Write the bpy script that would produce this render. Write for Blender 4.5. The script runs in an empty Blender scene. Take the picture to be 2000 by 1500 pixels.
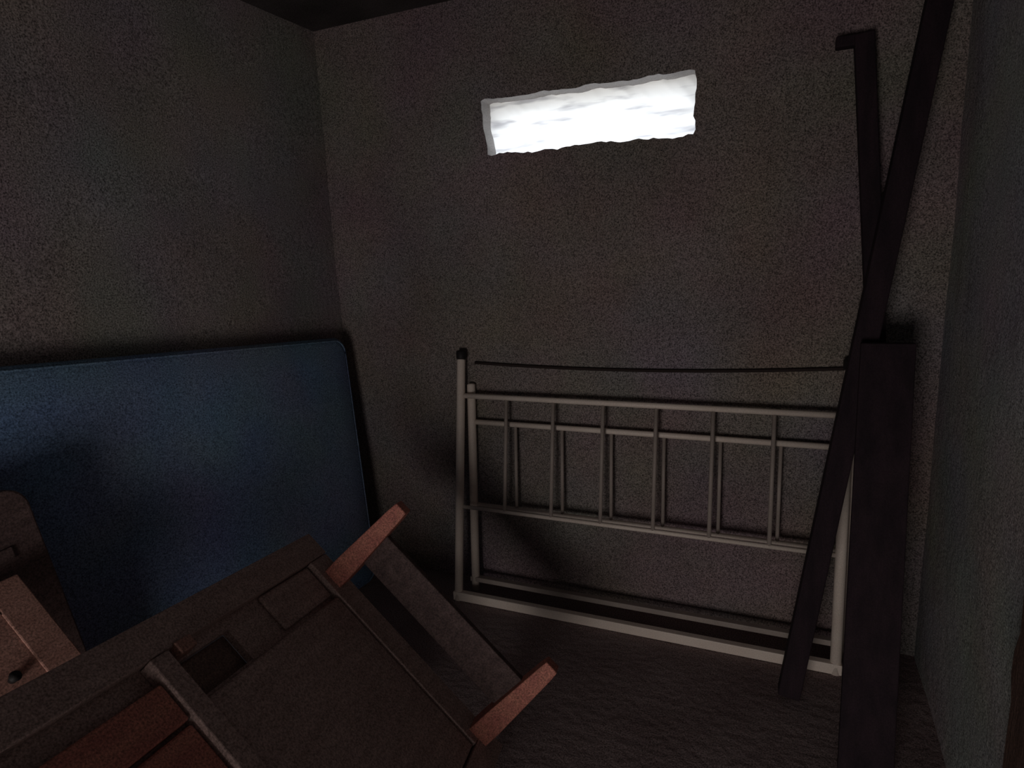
import bpy, bmesh, math, random
from mathutils import Vector, Matrix, noise
random.seed(7)
S = bpy.context.scene
COL = S.collection
PI = math.pi

# ---------------------------------------------------------------- camera
F_PX, PITCH, ROLL, YAW, CAM_H = 1250.0, math.radians(11.5), math.radians(2.6), math.radians(24), 1.5
cam = bpy.data.cameras.new('camera'); cam.sensor_fit = 'HORIZONTAL'; cam.sensor_width = 36
cam.lens = 36 * F_PX / 2000; cam.clip_start = 0.02
co = bpy.data.objects.new('camera', cam); COL.objects.link(co)
fwd = Vector((-math.sin(YAW)*math.cos(PITCH), math.cos(YAW)*math.cos(PITCH), -math.sin(PITCH)))
rt = Vector((math.cos(YAW), math.sin(YAW), 0)); up = rt.cross(fwd)
r2 = rt*math.cos(ROLL) - up*math.sin(ROLL); u2 = rt*math.sin(ROLL) + up*math.cos(ROLL)
M = Matrix((r2, u2, -fwd)).transposed().to_4x4(); M.translation = Vector((0, 0, CAM_H))
co.matrix_world = M
S.camera = co

# ---------------------------------------------------------------- exposure, world, lights
S.view_settings.view_transform = 'Standard'; S.view_settings.look = 'None'
S.view_settings.gamma = 1; S.view_settings.use_curve_mapping = False
S.view_settings.exposure = 0.3
w = bpy.data.worlds.new('overcast_sky'); S.world = w; w.use_nodes = True
nt = w.node_tree; bg = nt.nodes['Background']
tc = nt.nodes.new('ShaderNodeTexCoord'); sx = nt.nodes.new('ShaderNodeSeparateXYZ')
rp = nt.nodes.new('ShaderNodeValToRGB')
nt.links.new(tc.outputs['Generated'], sx.inputs[0]); nt.links.new(sx.outputs['Z'], rp.inputs[0])
rp.color_ramp.elements[0].position = 0.0; rp.color_ramp.elements[0].color = (0.30, 0.29, 0.27, 1)
rp.color_ramp.elements[1].position = 0.12; rp.color_ramp.elements[1].color = (0.92, 0.96, 1.0, 1)
nt.links.new(rp.outputs[0], bg.inputs['Color']); bg.inputs['Strength'].default_value = 3.6

def area(name, loc, target, sx_, sy_, energy, color):
    l = bpy.data.lights.new(name, 'AREA'); l.shape = 'RECTANGLE'; l.size = sx_; l.size_y = sy_
    l.energy = energy; l.color = color
    o = bpy.data.objects.new(name, l); COL.objects.link(o); o.location = loc
    o.rotation_euler = (Vector(target) - Vector(loc)).to_track_quat('-Z', 'Y').to_euler()
    return o
# daylight bouncing low through the doorway behind the camera
area('doorway_daylight', (-0.46, -1.55, 0.54), (-0.55, 1.0, 0.25), 0.80, 0.9, 15.8, (1.0, 0.92, 0.88))

# ---------------------------------------------------------------- materials
def mat(name, c1, c2=None, scale=6.0, rough=0.85, bump=0.2, bscale=60.0, grain=0.0, gscale=300.0, metal=0.0,
        stretch=None, spec=0.3, mottle=None):
    m = bpy.data.materials.new(name); m.use_nodes = True; n = m.node_tree.nodes; L = m.node_tree.links
    b = n['Principled BSDF']; b.inputs['Roughness'].default_value = rough; b.inputs['Metallic'].default_value = metal
    b.inputs['Specular IOR Level'].default_value = spec
    t = n.new('ShaderNodeTexCoord'); mp = n.new('ShaderNodeMapping'); L.new(t.outputs['Object'], mp.inputs[0])
    if stretch: mp.inputs['Scale'].default_value = stretch
    nz = n.new('ShaderNodeTexNoise'); nz.inputs['Scale'].default_value = scale; nz.inputs['Detail'].default_value = 5
    L.new(mp.outputs[0], nz.inputs['Vector'])
    cr = n.new('ShaderNodeValToRGB'); L.new(nz.outputs['Fac'], cr.inputs[0])
    cr.color_ramp.elements[0].position = 0.32; cr.color_ramp.elements[1].position = 0.68
    cr.color_ramp.elements[0].color = (*c1, 1); cr.color_ramp.elements[1].color = (*(c2 or c1), 1)
    out = cr.outputs[0]
    if mottle:                                   # broad faint tints, as on old limewash
        nm = n.new('ShaderNodeTexNoise'); nm.inputs['Scale'].default_value = mottle[0]; nm.inputs['Detail'].default_value = 2
        L.new(t.outputs['Object'], nm.inputs['Vector'])
        mx = n.new('ShaderNodeMix'); mx.data_type = 'RGBA'; mx.blend_type = 'OVERLAY'
        mx.inputs['Factor'].default_value = mottle[1]
        L.new(out, mx.inputs['A']); L.new(nm.outputs['Color'], mx.inputs['B']); out = mx.outputs['Result']
    if grain:
        ng = n.new('ShaderNodeTexNoise'); ng.inputs['Scale'].default_value = gscale; ng.inputs['Detail'].default_value = 1.5
        ng.inputs['Roughness'].default_value = 0.75
        L.new(t.outputs['Object'], ng.inputs['Vector'])
        mr = n.new('ShaderNodeMapRange'); mr.inputs['From Min'].default_value = 0.3; mr.inputs['From Max'].default_value = 0.7
        mr.inputs['To Min'].default_value = 1 - grain; mr.inputs['To Max'].default_value = 1 + grain
        L.new(ng.outputs['Fac'], mr.inputs[0])
        mm = n.new('ShaderNodeMix'); mm.data_type = 'RGBA'; mm.blend_type = 'MULTIPLY'; mm.inputs['Factor'].default_value = 1
        L.new(out, mm.inputs['A']); L.new(mr.outputs[0], mm.inputs['B']); out = mm.outputs['Result']
    L.new(out, b.inputs['Base Color'])
    if bump:
        nb = n.new('ShaderNodeTexNoise'); nb.inputs['Scale'].default_value = bscale; nb.inputs['Detail'].default_value = 4
        L.new(mp.outputs[0], nb.inputs['Vector'])
        bp = n.new('ShaderNodeBump'); bp.inputs['Strength'].default_value = bump; bp.inputs['Distance'].default_value = 0.01
        L.new(nb.outputs['Fac'], bp.inputs['Height']); L.new(bp.outputs[0], b.inputs['Normal'])
    return m
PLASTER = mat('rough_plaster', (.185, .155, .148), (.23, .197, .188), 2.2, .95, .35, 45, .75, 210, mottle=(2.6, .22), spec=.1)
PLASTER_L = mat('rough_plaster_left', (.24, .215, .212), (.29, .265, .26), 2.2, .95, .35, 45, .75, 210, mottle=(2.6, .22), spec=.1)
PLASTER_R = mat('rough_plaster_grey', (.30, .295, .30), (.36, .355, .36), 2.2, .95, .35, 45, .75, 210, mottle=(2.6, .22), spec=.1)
PALE_FILL = mat('pale_fill_plaster', (.40, .38, .375), (.48, .46, .45), 2.2, .95, .35, 45, .2, 260, spec=.1)  # pale plaster: stands in for sheet light on the reveal, bounces fill at rear
FLOOR = mat('earth_floor', (.24, .18, .178), (.31, .245, .24), 4, .95, .5, 30, .7, 210, spec=.1)
CEIL = mat('dark_ceiling', (.05, .045, .045), (.09, .08, .08), 3, .95, .3, 30, .5, 210, spec=.1)  # near-black tone for the whole ceiling
CREAM = mat('cream_enamel', (.80, .69, .60), (.86, .76, .67), 9, .45, .05, 80, .12, 300, spec=.4)
CORD = mat('brown_cord', (.030, .020, .018), None, 5, .8, 0)
RUBBER = mat('black_plastic', (.02, .018, .018), None, 5, .6, 0)
FOAM = mat('blue_foam_cover', (.145, .225, .37), (.205, .26, .36), 2.0, .95, .15, 90, .6, 210, mottle=(2.5, .3), spec=.1)
WOOD = mat('dark_brown_wood', (.13, .075, .06), (.20, .125, .10), 5, .6, .15, 30, .5, 210, stretch=(1, 6, 6))
WOOD_RED = mat('reddish_wood', (.42, .145, .115), (.52, .21, .15), 5, .6, .15, 30, .5, 210, stretch=(1, 6, 6))
WOOD_PALE = mat('worn_reddish_wood', (.36, .19, .15), (.46, .26, .21), 4, .6, .15, 30, .5, 210, stretch=(1, 5, 5))
WOOD_TAB = mat('faded_brown_wood', (.34, .24, .215), (.43, .31, .28), 5, .7, .15, 30, .5, 210, stretch=(1, 6, 6))
RAIL_DARK = mat('darker_enamel', (.34, .29, .26), (.42, .36, .32), 9, .5, .05, 80, .12, 300, spec=.3)  # darker enamel for balusters and the rear bed end's bottom rail
WOOD_DIM = mat('deep_brown_wood', (.075, .048, .046), (.12, .08, .075), 5, .7, .15, 30, .5, 210, stretch=(1, 6, 6))
DARKWOOD = mat('blackened_wood', (.020, .014, .018), (.035, .022, .028), 5, .8, .2, 30, .2, 260, stretch=(5, 5, 1), spec=.15)
JAMB = mat('brown_jamb_wood', (.07, .04, .03), (.11, .065, .05), 6, .8, .3, 30, .5, 210, stretch=(5, 5, 1))

# ---------------------------------------------------------------- helpers
def link(name, bm, m, parent=None, smooth=False, bevel=0.0):
    bmesh.ops.recalc_face_normals(bm, faces=bm.faces)
    me = bpy.data.meshes.new(name); bm.to_mesh(me); bm.free(); me.materials.append(m)
    if smooth:
        for p in me.polygons: p.use_smooth = True
    o = bpy.data.objects.new(name, me); COL.objects.link(o)
    if parent: o.parent = parent
    if bevel:
        bv = o.modifiers.new('bevel', 'BEVEL'); bv.width = bevel; bv.segments = 2; bv.limit_method = 'ANGLE'
    return o
def tag(o, label=None, cat=None, group=None, kind=None):
    if label: o['label'] = label
    if cat: o['category'] = cat
    if group: o['group'] = group
    if kind: o['kind'] = kind
    return o
def empty(name, mtx=None):
    o = bpy.data.objects.new(name, None); o.empty_display_size = .1; COL.objects.link(o)
    if mtx is not None: o.matrix_world = mtx
    return o
def box(bm, x0, x1, y0, y1, z0, z1):
    vs = [bm.verts.new((x, y, z)) for x in (x0, x1) for y in (y0, y1) for z in (z0, z1)]
    for f in ((0,1,3,2),(4,6,7,5),(0,4,5,1),(2,3,7,6),(0,2,6,4),(1,5,7,3)): bm.faces.new([vs[i] for i in f])
def boxo(name, m, parent, *a, bevel=.003):
    bm = bmesh.new(); box(bm, *a); return link(name, bm, m, parent, bevel=bevel)
def tube(bm, pts, rad, seg=14, square=False):
    pts = [Vector(p) for p in pts]; rings = []
    rads = rad if isinstance(rad, (list, tuple)) else [rad]*len(pts)
    for i, p in enumerate(pts):
        t = (pts[min(i+1, len(pts)-1)] - pts[max(i-1, 0)]).normalized()
        a = t.cross(Vector((0, 1, 0)));
        if a.length < .1: a = t.cross(Vector((1, 0, 0)))
        a.normalize(); b = t.cross(a)
        if square:
            hw = rads[i]; ring = [bm.verts.new(p + a*hw*sa + b*hw*sb) for sa, sb in ((1,1),(-1,1),(-1,-1),(1,-1))]
        else:
            ring = [bm.verts.new(p + (a*math.cos(2*PI*k/seg) + b*math.sin(2*PI*k/seg))*rads[i]) for k in range(seg)]
        rings.append(ring)
    n = len(rings[0])
    for r0, r1 in zip(rings, rings[1:]):
        for k in range(n): bm.faces.new((r0[k], r0[(k+1) % n], r1[(k+1) % n], r1[k]))
    bm.faces.new(rings[0][::-1]); bm.faces.new(rings[-1])
def tubeo(name, m, parent, pts, rad, seg=14):
    bm = bmesh.new(); tube(bm, pts, rad, seg); return link(name, bm, m, parent, smooth=True)

# ---------------------------------------------------------------- room shell
X0, X1, Y0, Y1, ZC = -1.97, 0.45, -1.60, 2.47, 2.49
def struct(o): o['kind'] = 'structure'; return o
def slab(name, m, *a): bm = bmesh.new(); box(bm, *a); return struct(link(name, bm, m))
slab('floor', FLOOR, X0-.2, X1+.2, Y0-.2, Y1+.2, -.12, 0)
slab('ceiling', CEIL, X0-.2, X1+.2, Y0-.2, Y1+.2, ZC, ZC+.1)
def rough_wall(name, m, p0, du, dv, nu, nv, nrm, amp):
    """a hand plastered wall: gently uneven grid face with a flat back 0.2 m behind it"""
    bm = bmesh.new(); p0, du, dv, nrm = map(Vector, (p0, du, dv, nrm)); g = []
    for i in range(nu+1):
        row = []
        for j in range(nv+1):
            p = p0 + du*(i/nu) + dv*(j/nv)
            p = p - nrm*abs(noise.noise(p*1.7))*amp - nrm*abs(noise.noise(p*7))*amp*.25
            row.append(bm.verts.new(p))
        g.append(row)
    for i in range(nu):
        for j in range(nv): bm.faces.new((g[i][j], g[i+1][j], g[i+1][j+1], g[i][j+1]))
    r = bmesh.ops.extrude_face_region(bm, geom=bm.faces[:])
    for v in r['geom']:
        if isinstance(v, bmesh.types.BMVert):
            k = (v.co - p0).dot(nrm); v.co = v.co - nrm*(k + .2)
    return struct(link(name, bm, m, smooth=False))
rough_wall('wall_left', PLASTER_L, (X0, Y0-.2, 0), (0, Y1-Y0+.4, 0), (0, 0, ZC), 60, 40, (1, 0, 0), .012)
rough_wall('wall_right', PLASTER_R, (X1, Y0-.2, 0), (0, Y1-Y0+.4, 0), (0, 0, ZC), 60, 40, (-1, 0, 0), .012)
# rear wall with the doorway the daylight comes through
DX0, DX1, DZ = -0.92, 0.0, 2.0
bm = bmesh.new()
box(bm, X0, DX0, Y0-.15, Y0, 0, ZC); box(bm, DX1, X1, Y0-.15, Y0, 0, ZC); box(bm, DX0, DX1, Y0-.15, Y0, DZ, ZC)
struct(link('wall_rear', bm, PALE_FILL))
bm = bmesh.new(); box(bm, DX0+.003, DX1-.003, Y0-.12, Y0-.07, .003, DZ-.003)
struct(link('door_1', bm, JAMB, bevel=.004))

# back wall with the ragged ventilation slot (seen high in the wall)
def ragged(p, q, n, amp, seed, trim=True):
    out = []
    for i in range(n):
        t = i/n; x = p[0]+(q[0]-p[0])*t; z = p[1]+(q[1]-p[1])*t
        k = noise.noise(Vector((x*14+seed, z*14, seed)))*amp + noise.noise(Vector((x*45, z*45+seed, seed)))*amp*.6
        dx, dz = q[0]-p[0], q[1]-p[1]; l = math.hypot(dx, dz)
        if i == 0: k = 0
        out.append((x - dz/l*k, z + dx/l*k))
    return out
SL, SR, SB, ST = -1.180, -0.350, 1.893, 2.104
hole = (ragged((SL+.018, SB+.004), (SR-.002, SB-.006), 46, .013, 1.3) + ragged((SR-.002, SB-.006), (SR+.002, ST-.006), 14, .014, 4.2)
        + ragged((SR+.002, ST-.006), (SL, ST), 46, .008, 8.1) + ragged((SL, ST), (SL+.018, SB+.004), 12, .008, 2.7))
bm = bmesh.new()
NO = [bm.verts.new((x, Y1, z)) for x, z in ((X0-.2, 0), (X1+.2, 0), (X1+.2, ZC), (X0-.2, ZC))]
IN = [bm.verts.new((x, Y1, z)) for x, z in hole]
eo = [bm.edges.new((NO[i], NO[(i+1) % 4])) for i in range(4)]
ei = [bm.edges.new((IN[i], IN[(i+1) % len(IN)])) for i in range(len(IN))]
bmesh.ops.triangle_fill(bm, edges=eo+ei, use_beauty=True)
r = bmesh.ops.extrude_face_region(bm, geom=bm.faces[:])
for v in r['geom']:
    if isinstance(v, bmesh.types.BMVert):
        v.co.y += .2
        if X0 < v.co.x < X1 and .1 < v.co.z < ZC-.1: v.co.x += .004*noise.noise(v.co*30); v.co.z += .004*noise.noise(v.co*31)
o = struct(link('wall_back', bm, PLASTER)); o.data.materials.append(PALE_FILL)
for p in o.data.polygons:                                     # reveal coloured paler to imitate light spilling from the sheet
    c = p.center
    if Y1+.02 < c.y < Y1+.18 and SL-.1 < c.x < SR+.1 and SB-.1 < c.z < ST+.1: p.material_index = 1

# crumpled white plastic sheet closing the slot from inside its thickness
def sheet_mat():
    m = bpy.data.materials.new('white_plastic_sheet'); m.use_nodes = True; n = m.node_tree.nodes; L = m.node_tree.links
    for x in list(n): n.remove(x)
    out = n.new('ShaderNodeOutputMaterial'); tr = n.new('ShaderNodeBsdfTranslucent'); df = n.new('ShaderNodeBsdfDiffuse')
    t = n.new('ShaderNodeTexCoord'); mp = n.new('ShaderNodeMapping'); mp.inputs['Rotation'].default_value = (0, .6, 0)
    mp.inputs['Scale'].default_value = (1, 1, 7); L.new(t.outputs['Object'], mp.inputs[0])
    nz = n.new('ShaderNodeTexNoise'); nz.inputs['Scale'].default_value = 5; nz.inputs['Detail'].default_value = 3
    L.new(mp.outputs[0], nz.inputs['Vector'])
    cr = n.new('ShaderNodeValToRGB'); L.new(nz.outputs['Fac'], cr.inputs[0])
    e = cr.color_ramp.elements; e[0].position = .31; e[0].color = (.50, .51, .55, 1); e[1].position = .47; e[1].color = (.93, .95, .97, 1)
    L.new(cr.outputs[0], tr.inputs['Color']); df.inputs['Color'].default_value = (.85, .85, .87, 1)
    mx = n.new('ShaderNodeMixShader'); mx.inputs[0].default_value = .25
    L.new(tr.outputs[0], mx.inputs[1]); L.new(df.outputs[0], mx.inputs[2])
    L.new(mx.outputs[0], out.inputs['Surface'])
    return m
bm = bmesh.new(); g = []
NX, NZ = 110, 36
for i in range(NX+1):
    row = []
    for j in range(NZ+1):
        x = SL-.05 + (SR-SL+.10)*i/NX; z = SB-.05 + (ST-SB+.10)*j/NZ
        a = Vector((x*5+z*9, z*6-x*2, .4)); y = .02*noise.ridged_multi_fractal(a, 1.0, 2.0, 3, 1.0, 2.0)*.35
        y += .008*noise.noise(Vector((x*26+z*20, z*14, 3)))
        row.append(bm.verts.new((x, y, z)))
    g.append(row)
for i in range(NX):
    for j in range(NZ): bm.faces.new((g[i][j], g[i+1][j], g[i+1][j+1], g[i][j+1]))
o = link('plastic_sheet', bm, sheet_mat(), smooth=True); o.location.y = Y1+.075
tag(o, 'crumpled white plastic sheet glowing with daylight behind the narrow slot opening', 'plastic sheet')

# brown door jamb at the far right edge of the view
bm = bmesh.new()
zs = [i*.05 for i in range(43)]; prev = None
for z in zs:
    k = .012*noise.noise(Vector((1, 2, z*5))) + (.02 if .62 < z < .74 else 0)
    ring = [bm.verts.new(c) for c in ((X1+.01, 1.25, z), (X1-.03, 1.25, z), (X1-.03, 1.385+k, z), (X1+.01, 1.395+k, z))]
    if prev:
        for a in range(4): bm.faces.new((prev[a], prev[(a+1) % 4], ring[(a+1) % 4], ring[a]))
    else: bm.faces.new(ring[::-1])
    prev = ring
bm.faces.new(prev); struct(link('trim_1', bm, JAMB))

# ---------------------------------------------------------------- blue foam mattress on its long edge against the left wall
def make_mattress():
    L_, H_, T_ = 1.92, 1.15, .075; rc = .065
    lean = math.asin(.13/1.15); tilt = math.radians(-4.6)
    ydir = Matrix.Rotation(0, 3, 'X')
    along = Vector((0, -math.cos(tilt), -math.sin(tilt)))                 # towards the camera, rising
    upv = Vector((0, math.sin(tilt), math.cos(tilt))); upv = Vector((0, -math.sin(tilt), math.cos(tilt)))
    nrm = Vector((1, 0, 0))
    upl = (upv*math.cos(lean) - nrm*math.sin(lean)).normalized()
    nn = along.cross(upl) ; nn = nn if nn.x > 0 else -nn
    m = Matrix((along, upl, nn)).transposed().to_4x4(); m.translation = Vector((-1.828, 2.285, .012))
    root = empty('foam_mattress', m)
    # rounded rectangle outline, domed edge profile
    out = []
    for cx, cy, a0 in ((L_-rc, rc, -90), (L_-rc, H_-rc, 0), (rc, H_-rc, 90), (rc, rc, 180)):
        for k in range(9):
            a = math.radians(a0 + k*11.25); out.append((cx+rc*math.cos(a), cy+rc*math.sin(a)))
    bm = bmesh.new(); rings = []
    cx, cy = L_/2, H_/2
    def ring(inset, z):
        r = []
        for x, y in out:
            sx_ = (L_/2-inset)/(L_/2); sy_ = (H_/2-inset)/(H_/2)
            r.append(bm.verts.new((cx+(x-cx)*sx_, cy+(y-cy)*sy_, z)))
        return r
    rings = [ring(.03, 0), ring(.006, .008), ring(0, .022), ring(0, T_-.022), ring(.006, T_-.008), ring(.03, T_)]
    for k in (.12, .3, .5): rings.append(ring(k*1.0, T_+.003))
    n = len(out)
    for r0, r1 in zip(rings, rings[1:]):
        for i in range(n): bm.faces.new((r0[i], r0[(i+1) % n], r1[(i+1) % n], r1[i]))
    bm.faces.new(rings[0][::-1]); bm.faces.new(rings[-1])
    link('cover', bm, FOAM, root, smooth=True)
    # piped seam round the front edge
    bm = bmesh.new()
    pts = [Vector(((x-cx)*(1-.014/cx)+cx, (y-cy)*(1-.014/cy)+cy, T_-.004)) for x, y in out]; pts.append(pts[0].copy())
    tube(bm, pts, .004, 6); link('piping', bm, FOAM, root, smooth=True)
    tag(root, 'blue foam mattress standing on its long edge against the left wall', 'mattress')
make_mattress()

# ---------------------------------------------------------------- cream metal bed ends leaning on the back wall
def bed_end(name, xl, xr, y_of, z_post, z_top, z_mid, z_bot, bal_x, bal_w, caps, label, bot_h):
    root = empty(name, Matrix.Translation((xl, y_of(0), 0))); off = Vector((xl, y_of(0), 0))
    P = lambda x, z: Vector((x, y_of(z), z)) - off
    for x in (xl, xr):
        po = tubeo('post', CREAM, root, [P(x, .0), P(x, z_post-.006), P(x, z_post)], [.0185, .0185, .013])
        if caps:
            c = tubeo('end_cap', RUBBER, po, [P(x, z_post-.002), P(x, z_post+.004), P(x, z_post+.030), P(x, z_post+.036)], [.020, .022, .022, .016])
            c['label'] = 'black plastic end cap'
    tubeo('top_rail', CREAM, root, [P(xl, z_top), P(xr, z_top)], .0115)
    tubeo('middle_rail', CREAM, root, [P(xl, z_mid), P(xr, z_mid)], .0085)
    bm = bmesh.new(); y = y_of(z_bot)-off.y
    box(bm, 0-.02, xr-xl+.02, y-.017, y+.012, z_bot-bot_h/2, z_bot+bot_h/2)
    link('bottom_rail', bm, CREAM if caps else RAIL_DARK, root, bevel=.003)
    for x in bal_x: tubeo('baluster', RAIL_DARK, root, [P(x, z_mid), P(x, z_top)], bal_w, 10)
    tag(root, label, 'bed frame', 'metal bed ends leaning on the back wall')
yh = lambda z: 2.270 + .150*z
yf = lambda z: 2.376 + .073*z
bed_end('bed_headboard', -1.318, .185, yh, 1.062, .903, .418, .022,
        [-1.10+.2105*i for i in range(6)], .0078, True,
        'taller cream metal bed end in front, with black caps on its posts', .040)
bed_end('bed_footboard', -1.285, .225, yf, .950, .780, .405, .055,
        [-1.075+.2105*i for i in range(6)], .0070, False,
        'shorter cream metal bed end standing behind the taller one', .022)

# dark cord sagging along the wall above the bed ends
bm = bmesh.new(); pts = []
for i in range(25):
    t = i/24; pts.append((-1.268+1.50*t, Y1-.0075, 1.040+.022*t - .022*4*t*(1-t)))
tube(bm, pts, .0065, 8)
o = link('cord', bm, CORD, smooth=True)
tag(o, 'thin dark cord sagging along the wall just above the metal bed ends', 'cord')

# ---------------------------------------------------------------- timbers in the right corner
def beam(name, a, b, hw, m, label, cat, arm=None):
    a, b = Vector(a), Vector(b); root = empty(name, Matrix.Translation(a))
    bm = bmesh.new(); n = 8; pts = [(b-a)*(i/n) + Vector((.004*noise.noise(Vector((i, 3, 1))), .004*noise.noise(Vector((i, 7, 5))), 0)) for i in range(n+1)]
    pts[0] = Vector((0, 0, 0)); tube(bm, pts, hw, square=True)
    link('shaft', bm, m, root, bevel=.004)
    if arm:
        bm = bmesh.new(); box(bm, *arm); link('crosspiece', bm, m, root, bevel=.004)
    tag(root, label, cat)
beam('wooden_post', (.352, 2.30, .0), (.166, 2.425, 2.115), .028, DARKWOOD,
     'dark upright post with short crosspiece at its top, leaning in the right corner', 'post',
     (-.186-.078, -.186+.028, .105, .150, 2.085, 2.118))
beam('roof_beam', (.035, 2.09, .01), (.392, 2.415, 2.44), .034, DARKWOOD,
     'long dark timber leaning diagonally across the right corner up to the ceiling', 'timber')
m = Matrix.Rotation(math.radians(-7.0), 4, 'X') if False else None
ya, yb = 1.80, 2.165
bm = bmesh.new()
vs = []
for z, y, xl, xr in ((0.0, ya, .168, .308), (1.19, yb, .190, .333)):
    for yy in (0, .024): vs += [bm.verts.new((xl, y+yy, z)), bm.verts.new((xr, y+yy, z))]
for f in ((0,1,3,2), (4,6,7,5), (0,4,5,1), (2,3,7,6), (0,2,6,4), (1,5,7,3)): bm.faces.new([vs[i] for i in f])
o = link('plank', bm, DARKWOOD, bevel=.003)
tag(o, 'wide dark plank standing in front of the leaning timbers in the right corner', 'plank')

# ---------------------------------------------------------------- upturned low table, tilted, underside towards us
A = Vector((-1.395, 1.476, .650))
d1 = Vector((-.202, .966, -.16)).normalized(); N = Vector((.664, .255, .703)).normalized()
U = -d1; U = (U - N*U.dot(N)).normalized(); V = N.cross(U)
if V.z > 0: V = -V
TM = Matrix((U, V, U.cross(V))).transposed().to_4x4()
NS = 1 if U.cross(V).dot(N) > 0 else -1
TM.translation = A
table = empty('low_table', TM)
def tb(name, m, u0, u1, v0, v1, n0, n1, bevel=.003, parent=None):
    if NS < 0: n0, n1 = -n1, -n0
    return boxo(name, m, parent or table, u0, u1, v0, v1, n0, n1, bevel=bevel)
LU, LV = 1.15, .885
# table top boards (slot cut between them, backed further down by a dark board)
bm = bmesh.new()
for a in ((0, LU, 0, .112), (0, .49, .112, .205), (.69, LU, .112, .205), (0, LU, .205, LV)):
    z0, z1 = (-.045, -.025) if NS > 0 else (.025, .045)
    box(bm, a[0], a[1], a[2], a[3], z0, z1)
link('table_top', bm, WOOD_TAB, table)
tb('side_rail', WOOD_TAB, 0, LU, 0, .082, -.025, .006)
tb('side_rail', WOOD_TAB, 0, LU, LV-.08, LV, -.025, .004)
tb('end_rail', WOOD_TAB, 0, .095, .084, LV-.082, -.025, .002)
tb('end_rail', WOOD_TAB, LU-.09, LU, .084, LV-.082, -.025, .002)
tb('cross_rail', WOOD_TAB, .693, .745, .084, LV-.082, -.025, .012)
tb('panel', WOOD_TAB, .102, .688, .214, LV-.086, -.025, -.002, .006)
tb('panel', WOOD_TAB, .102, .345, .086, .200, -.025, -.012, .006)
tb('panel', WOOD_RED, .752, LU-.095, .235, LV-.086, -.025, .0, .006)['label'] = 'reddish wooden panel'
tb('panel', WOOD_RED, .752, LU-.095, .135, .226, -.025, .004, .004)['label'] = 'reddish wooden panel'
tb('panel', WOOD, .49, .69, .112, .205, -.052, -.044)['label'] = 'dark board added in the slot to stand for shade'  # added backing, its dark colour stands in for shade inside the slot
tb('block', WOOD_PALE, .625, .672, .078, .108, -.025, .014)
def leg(u, v, L_):
    bm = bmesh.new(); s = NS
    rings = []
    for n_, h in ((-.02, .034), (.06, .034), (L_-.03, .024), (L_, .021)):
        rings.append([bm.verts.new((u+a*h, v+b*h, s*n_)) for a, b in ((-1,-1),(1,-1),(1,1),(-1,1))])
    for r0, r1 in zip(rings, rings[1:]):
        for k in range(4): bm.faces.new((r0[k], r0[(k+1) % 4], r1[(k+1) % 4], r1[k]))
    bm.faces.new(rings[0][::-1]); bm.faces.new(rings[-1])
    link('leg', bm, WOOD_RED, table, bevel=.003)
for u in (.036,):
    for v in (.165, .800): leg(u, v, .318)
tb('stretcher', WOOD_DIM, .012, .036, .190, .778, .095, .212)
tag(table, 'dark brown wooden low table tipped over, underside and legs showing, before the mattress', 'table')

# ---------------------------------------------------------------- wooden crate propping the tipped table from below
cx, cy, ch = -1.26, 1.22, .30
cr = empty('wooden_crate', Matrix.Translation((cx, cy, 0)))
for k in range(3):
    z = .02+k*.105
    for sx_ in (-.16, .16): boxo('slat', WOOD, cr, sx_-.008, sx_+.008, -.17, .17, z, z+.085, bevel=.002)
    for sy_ in (-.178, .178): boxo('slat', WOOD, cr, -.168, .168, sy_-.008, sy_+.008, z, z+.085, bevel=.002)
for sx_ in (-.14, .14):
    for sy_ in (-.158, .158): boxo('corner_post', WOOD, cr, sx_-.012, sx_+.012, sy_-.012, sy_+.012, 0, ch-.01, bevel=.002)
boxo('base_board', WOOD, cr, -.152, .152, -.17, .17, .005, .018, bevel=.002)
tag(cr, 'small slatted wooden crate standing under the tipped low table', 'crate')

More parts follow.
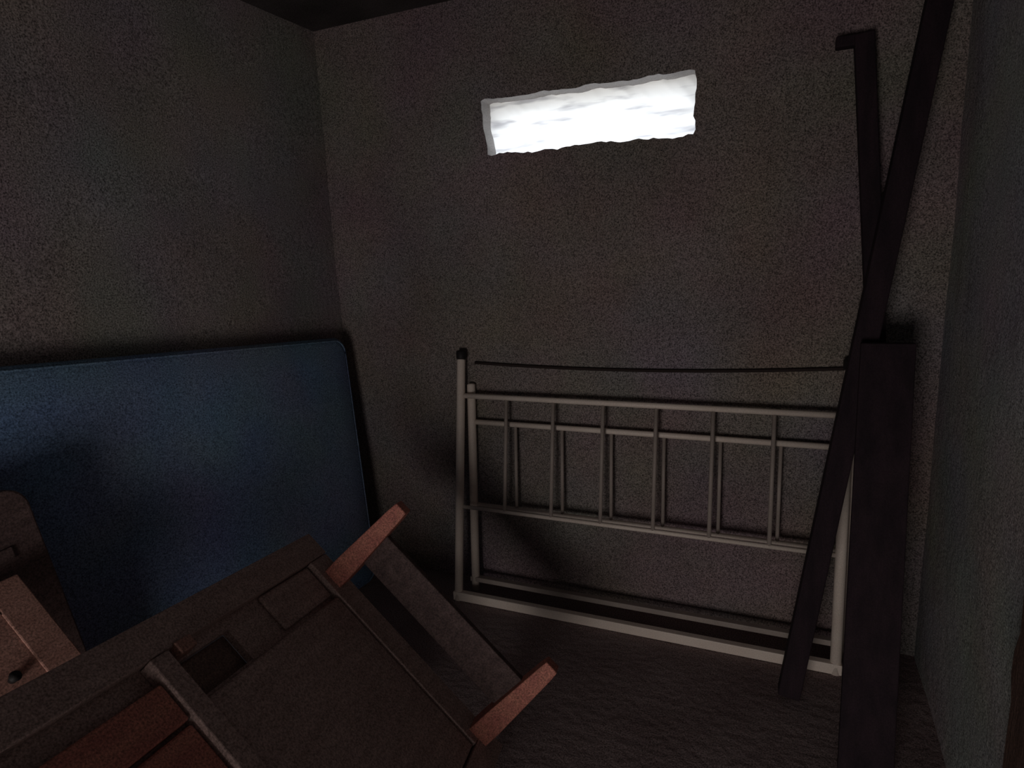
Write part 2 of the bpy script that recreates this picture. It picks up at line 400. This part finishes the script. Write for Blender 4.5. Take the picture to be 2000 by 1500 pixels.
# ---------------------------------------------------------------- dark wooden headboard standing by the mattress, far left
def make_side_headboard():
    along = Vector((0, -1, 0)); lean = math.radians(5)
    upl = Vector((-math.sin(lean), -.10, math.cos(lean))).normalized()
    nn = along.cross(upl); nn = (nn if nn.x > 0 else -nn).normalized(); al = upl.cross(nn)
    if al.y > 0: al = -al
    m = Matrix((al, upl, nn)).transposed(); 
    if m.determinant() < 0: nn = -nn; m = Matrix((al, upl, nn)).transposed()
    m = m.to_4x4(); m.translation = Vector((-1.62, .958, .003))
    root = empty('wooden_headboard', m); s = 1 if nn.x > 0 else -1
    W_, H_, T_, rc = .62, 1.02, .035, .055
    out = [(0, 0), (W_, 0), (W_, H_-rc)]
    out += [(W_-rc+rc*math.cos(a), H_-rc+rc*math.sin(a)) for a in [math.radians(x) for x in range(10, 90, 10)]]
    for k in range(9): out.append((W_-rc-(W_-2*rc)*k/8, H_+.015*math.sin(PI*k/8)))
    out += [(rc+rc*math.cos(a), H_-rc+rc*math.sin(a)) for a in [math.radians(x) for x in range(100, 181, 10)]]
    bm = bmesh.new(); f0 = [bm.verts.new((x, y, 0)) for x, y in out]; f1 = [bm.verts.new((x, y, s*T_)) for x, y in out]
    bm.faces.new(f0); bm.faces.new(f1[::-1]); n = len(out)
    for i in range(n): bm.faces.new((f0[i], f0[(i+1) % n], f1[(i+1) % n], f1[i]))
    link('board', bm, WOOD_DIM, root, bevel=.005)
    z0, z1 = sorted((s*(T_-.002), s*(T_+.008)))
    boxo('moulding', WOOD_DIM, root, .07, W_-.07, H_-.16, H_-.13, z0, z1)
    boxo('moulding', WOOD_DIM, root, .07, W_-.07, .40, .43, z0, z1)
    tag(root, 'dark wooden headboard with rounded corner standing against the blue mattress, far left', 'headboard')
make_side_headboard()

# ---------------------------------------------------------------- worn reddish door leaf leaning below the table's raised end
def make_leaf():
    a = Vector((-1.585, .765, .842)); b = Vector((-.815, .815, .022))
    V_ = (b-a).normalized(); U_ = Vector((0, -1, .05)); U_ = (U_ - V_*U_.dot(V_)).normalized(); N_ = U_.cross(V_)
    m = Matrix((U_, V_, N_)).transposed().to_4x4(); m.translation = a
    root = empty('cabinet_door', m); s = 1 if N_.z > 0 else -1; L_ = (b-a).length; W_ = .42
    def q(nm, u0, u1, v0, v1, n0, n1):
        z0, z1 = sorted((s*n0, s*n1)); return boxo(nm, WOOD_PALE, root, u0, u1, v0, v1, z0, z1)
    q('panel', .07, W_-.07, .07, L_-.07, -.022, -.004)
    q('stile', 0, .072, 0, L_, -.026, 0); q('stile', W_-.072, W_, 0, L_, -.026, 0)
    q('rail', .072, W_-.072, 0, .072, -.026, 0); q('rail', .072, W_-.072, L_-.072, L_, -.026, 0); q('rail', .072, W_-.072, L_*.5-.03, L_*.5+.03, -.026, 0)
    k = tubeo('knob', RUBBER, root, [(.128, .206, -s*.005), (.128, .206, s*.006), (.128, .206, s*.014)], [.008, .009, .012], 12)
    k['label'] = 'dark round knob'
    tag(root, 'worn reddish wooden cabinet door slanting behind the tipped table, lower left', 'cabinet door')
make_leaf()
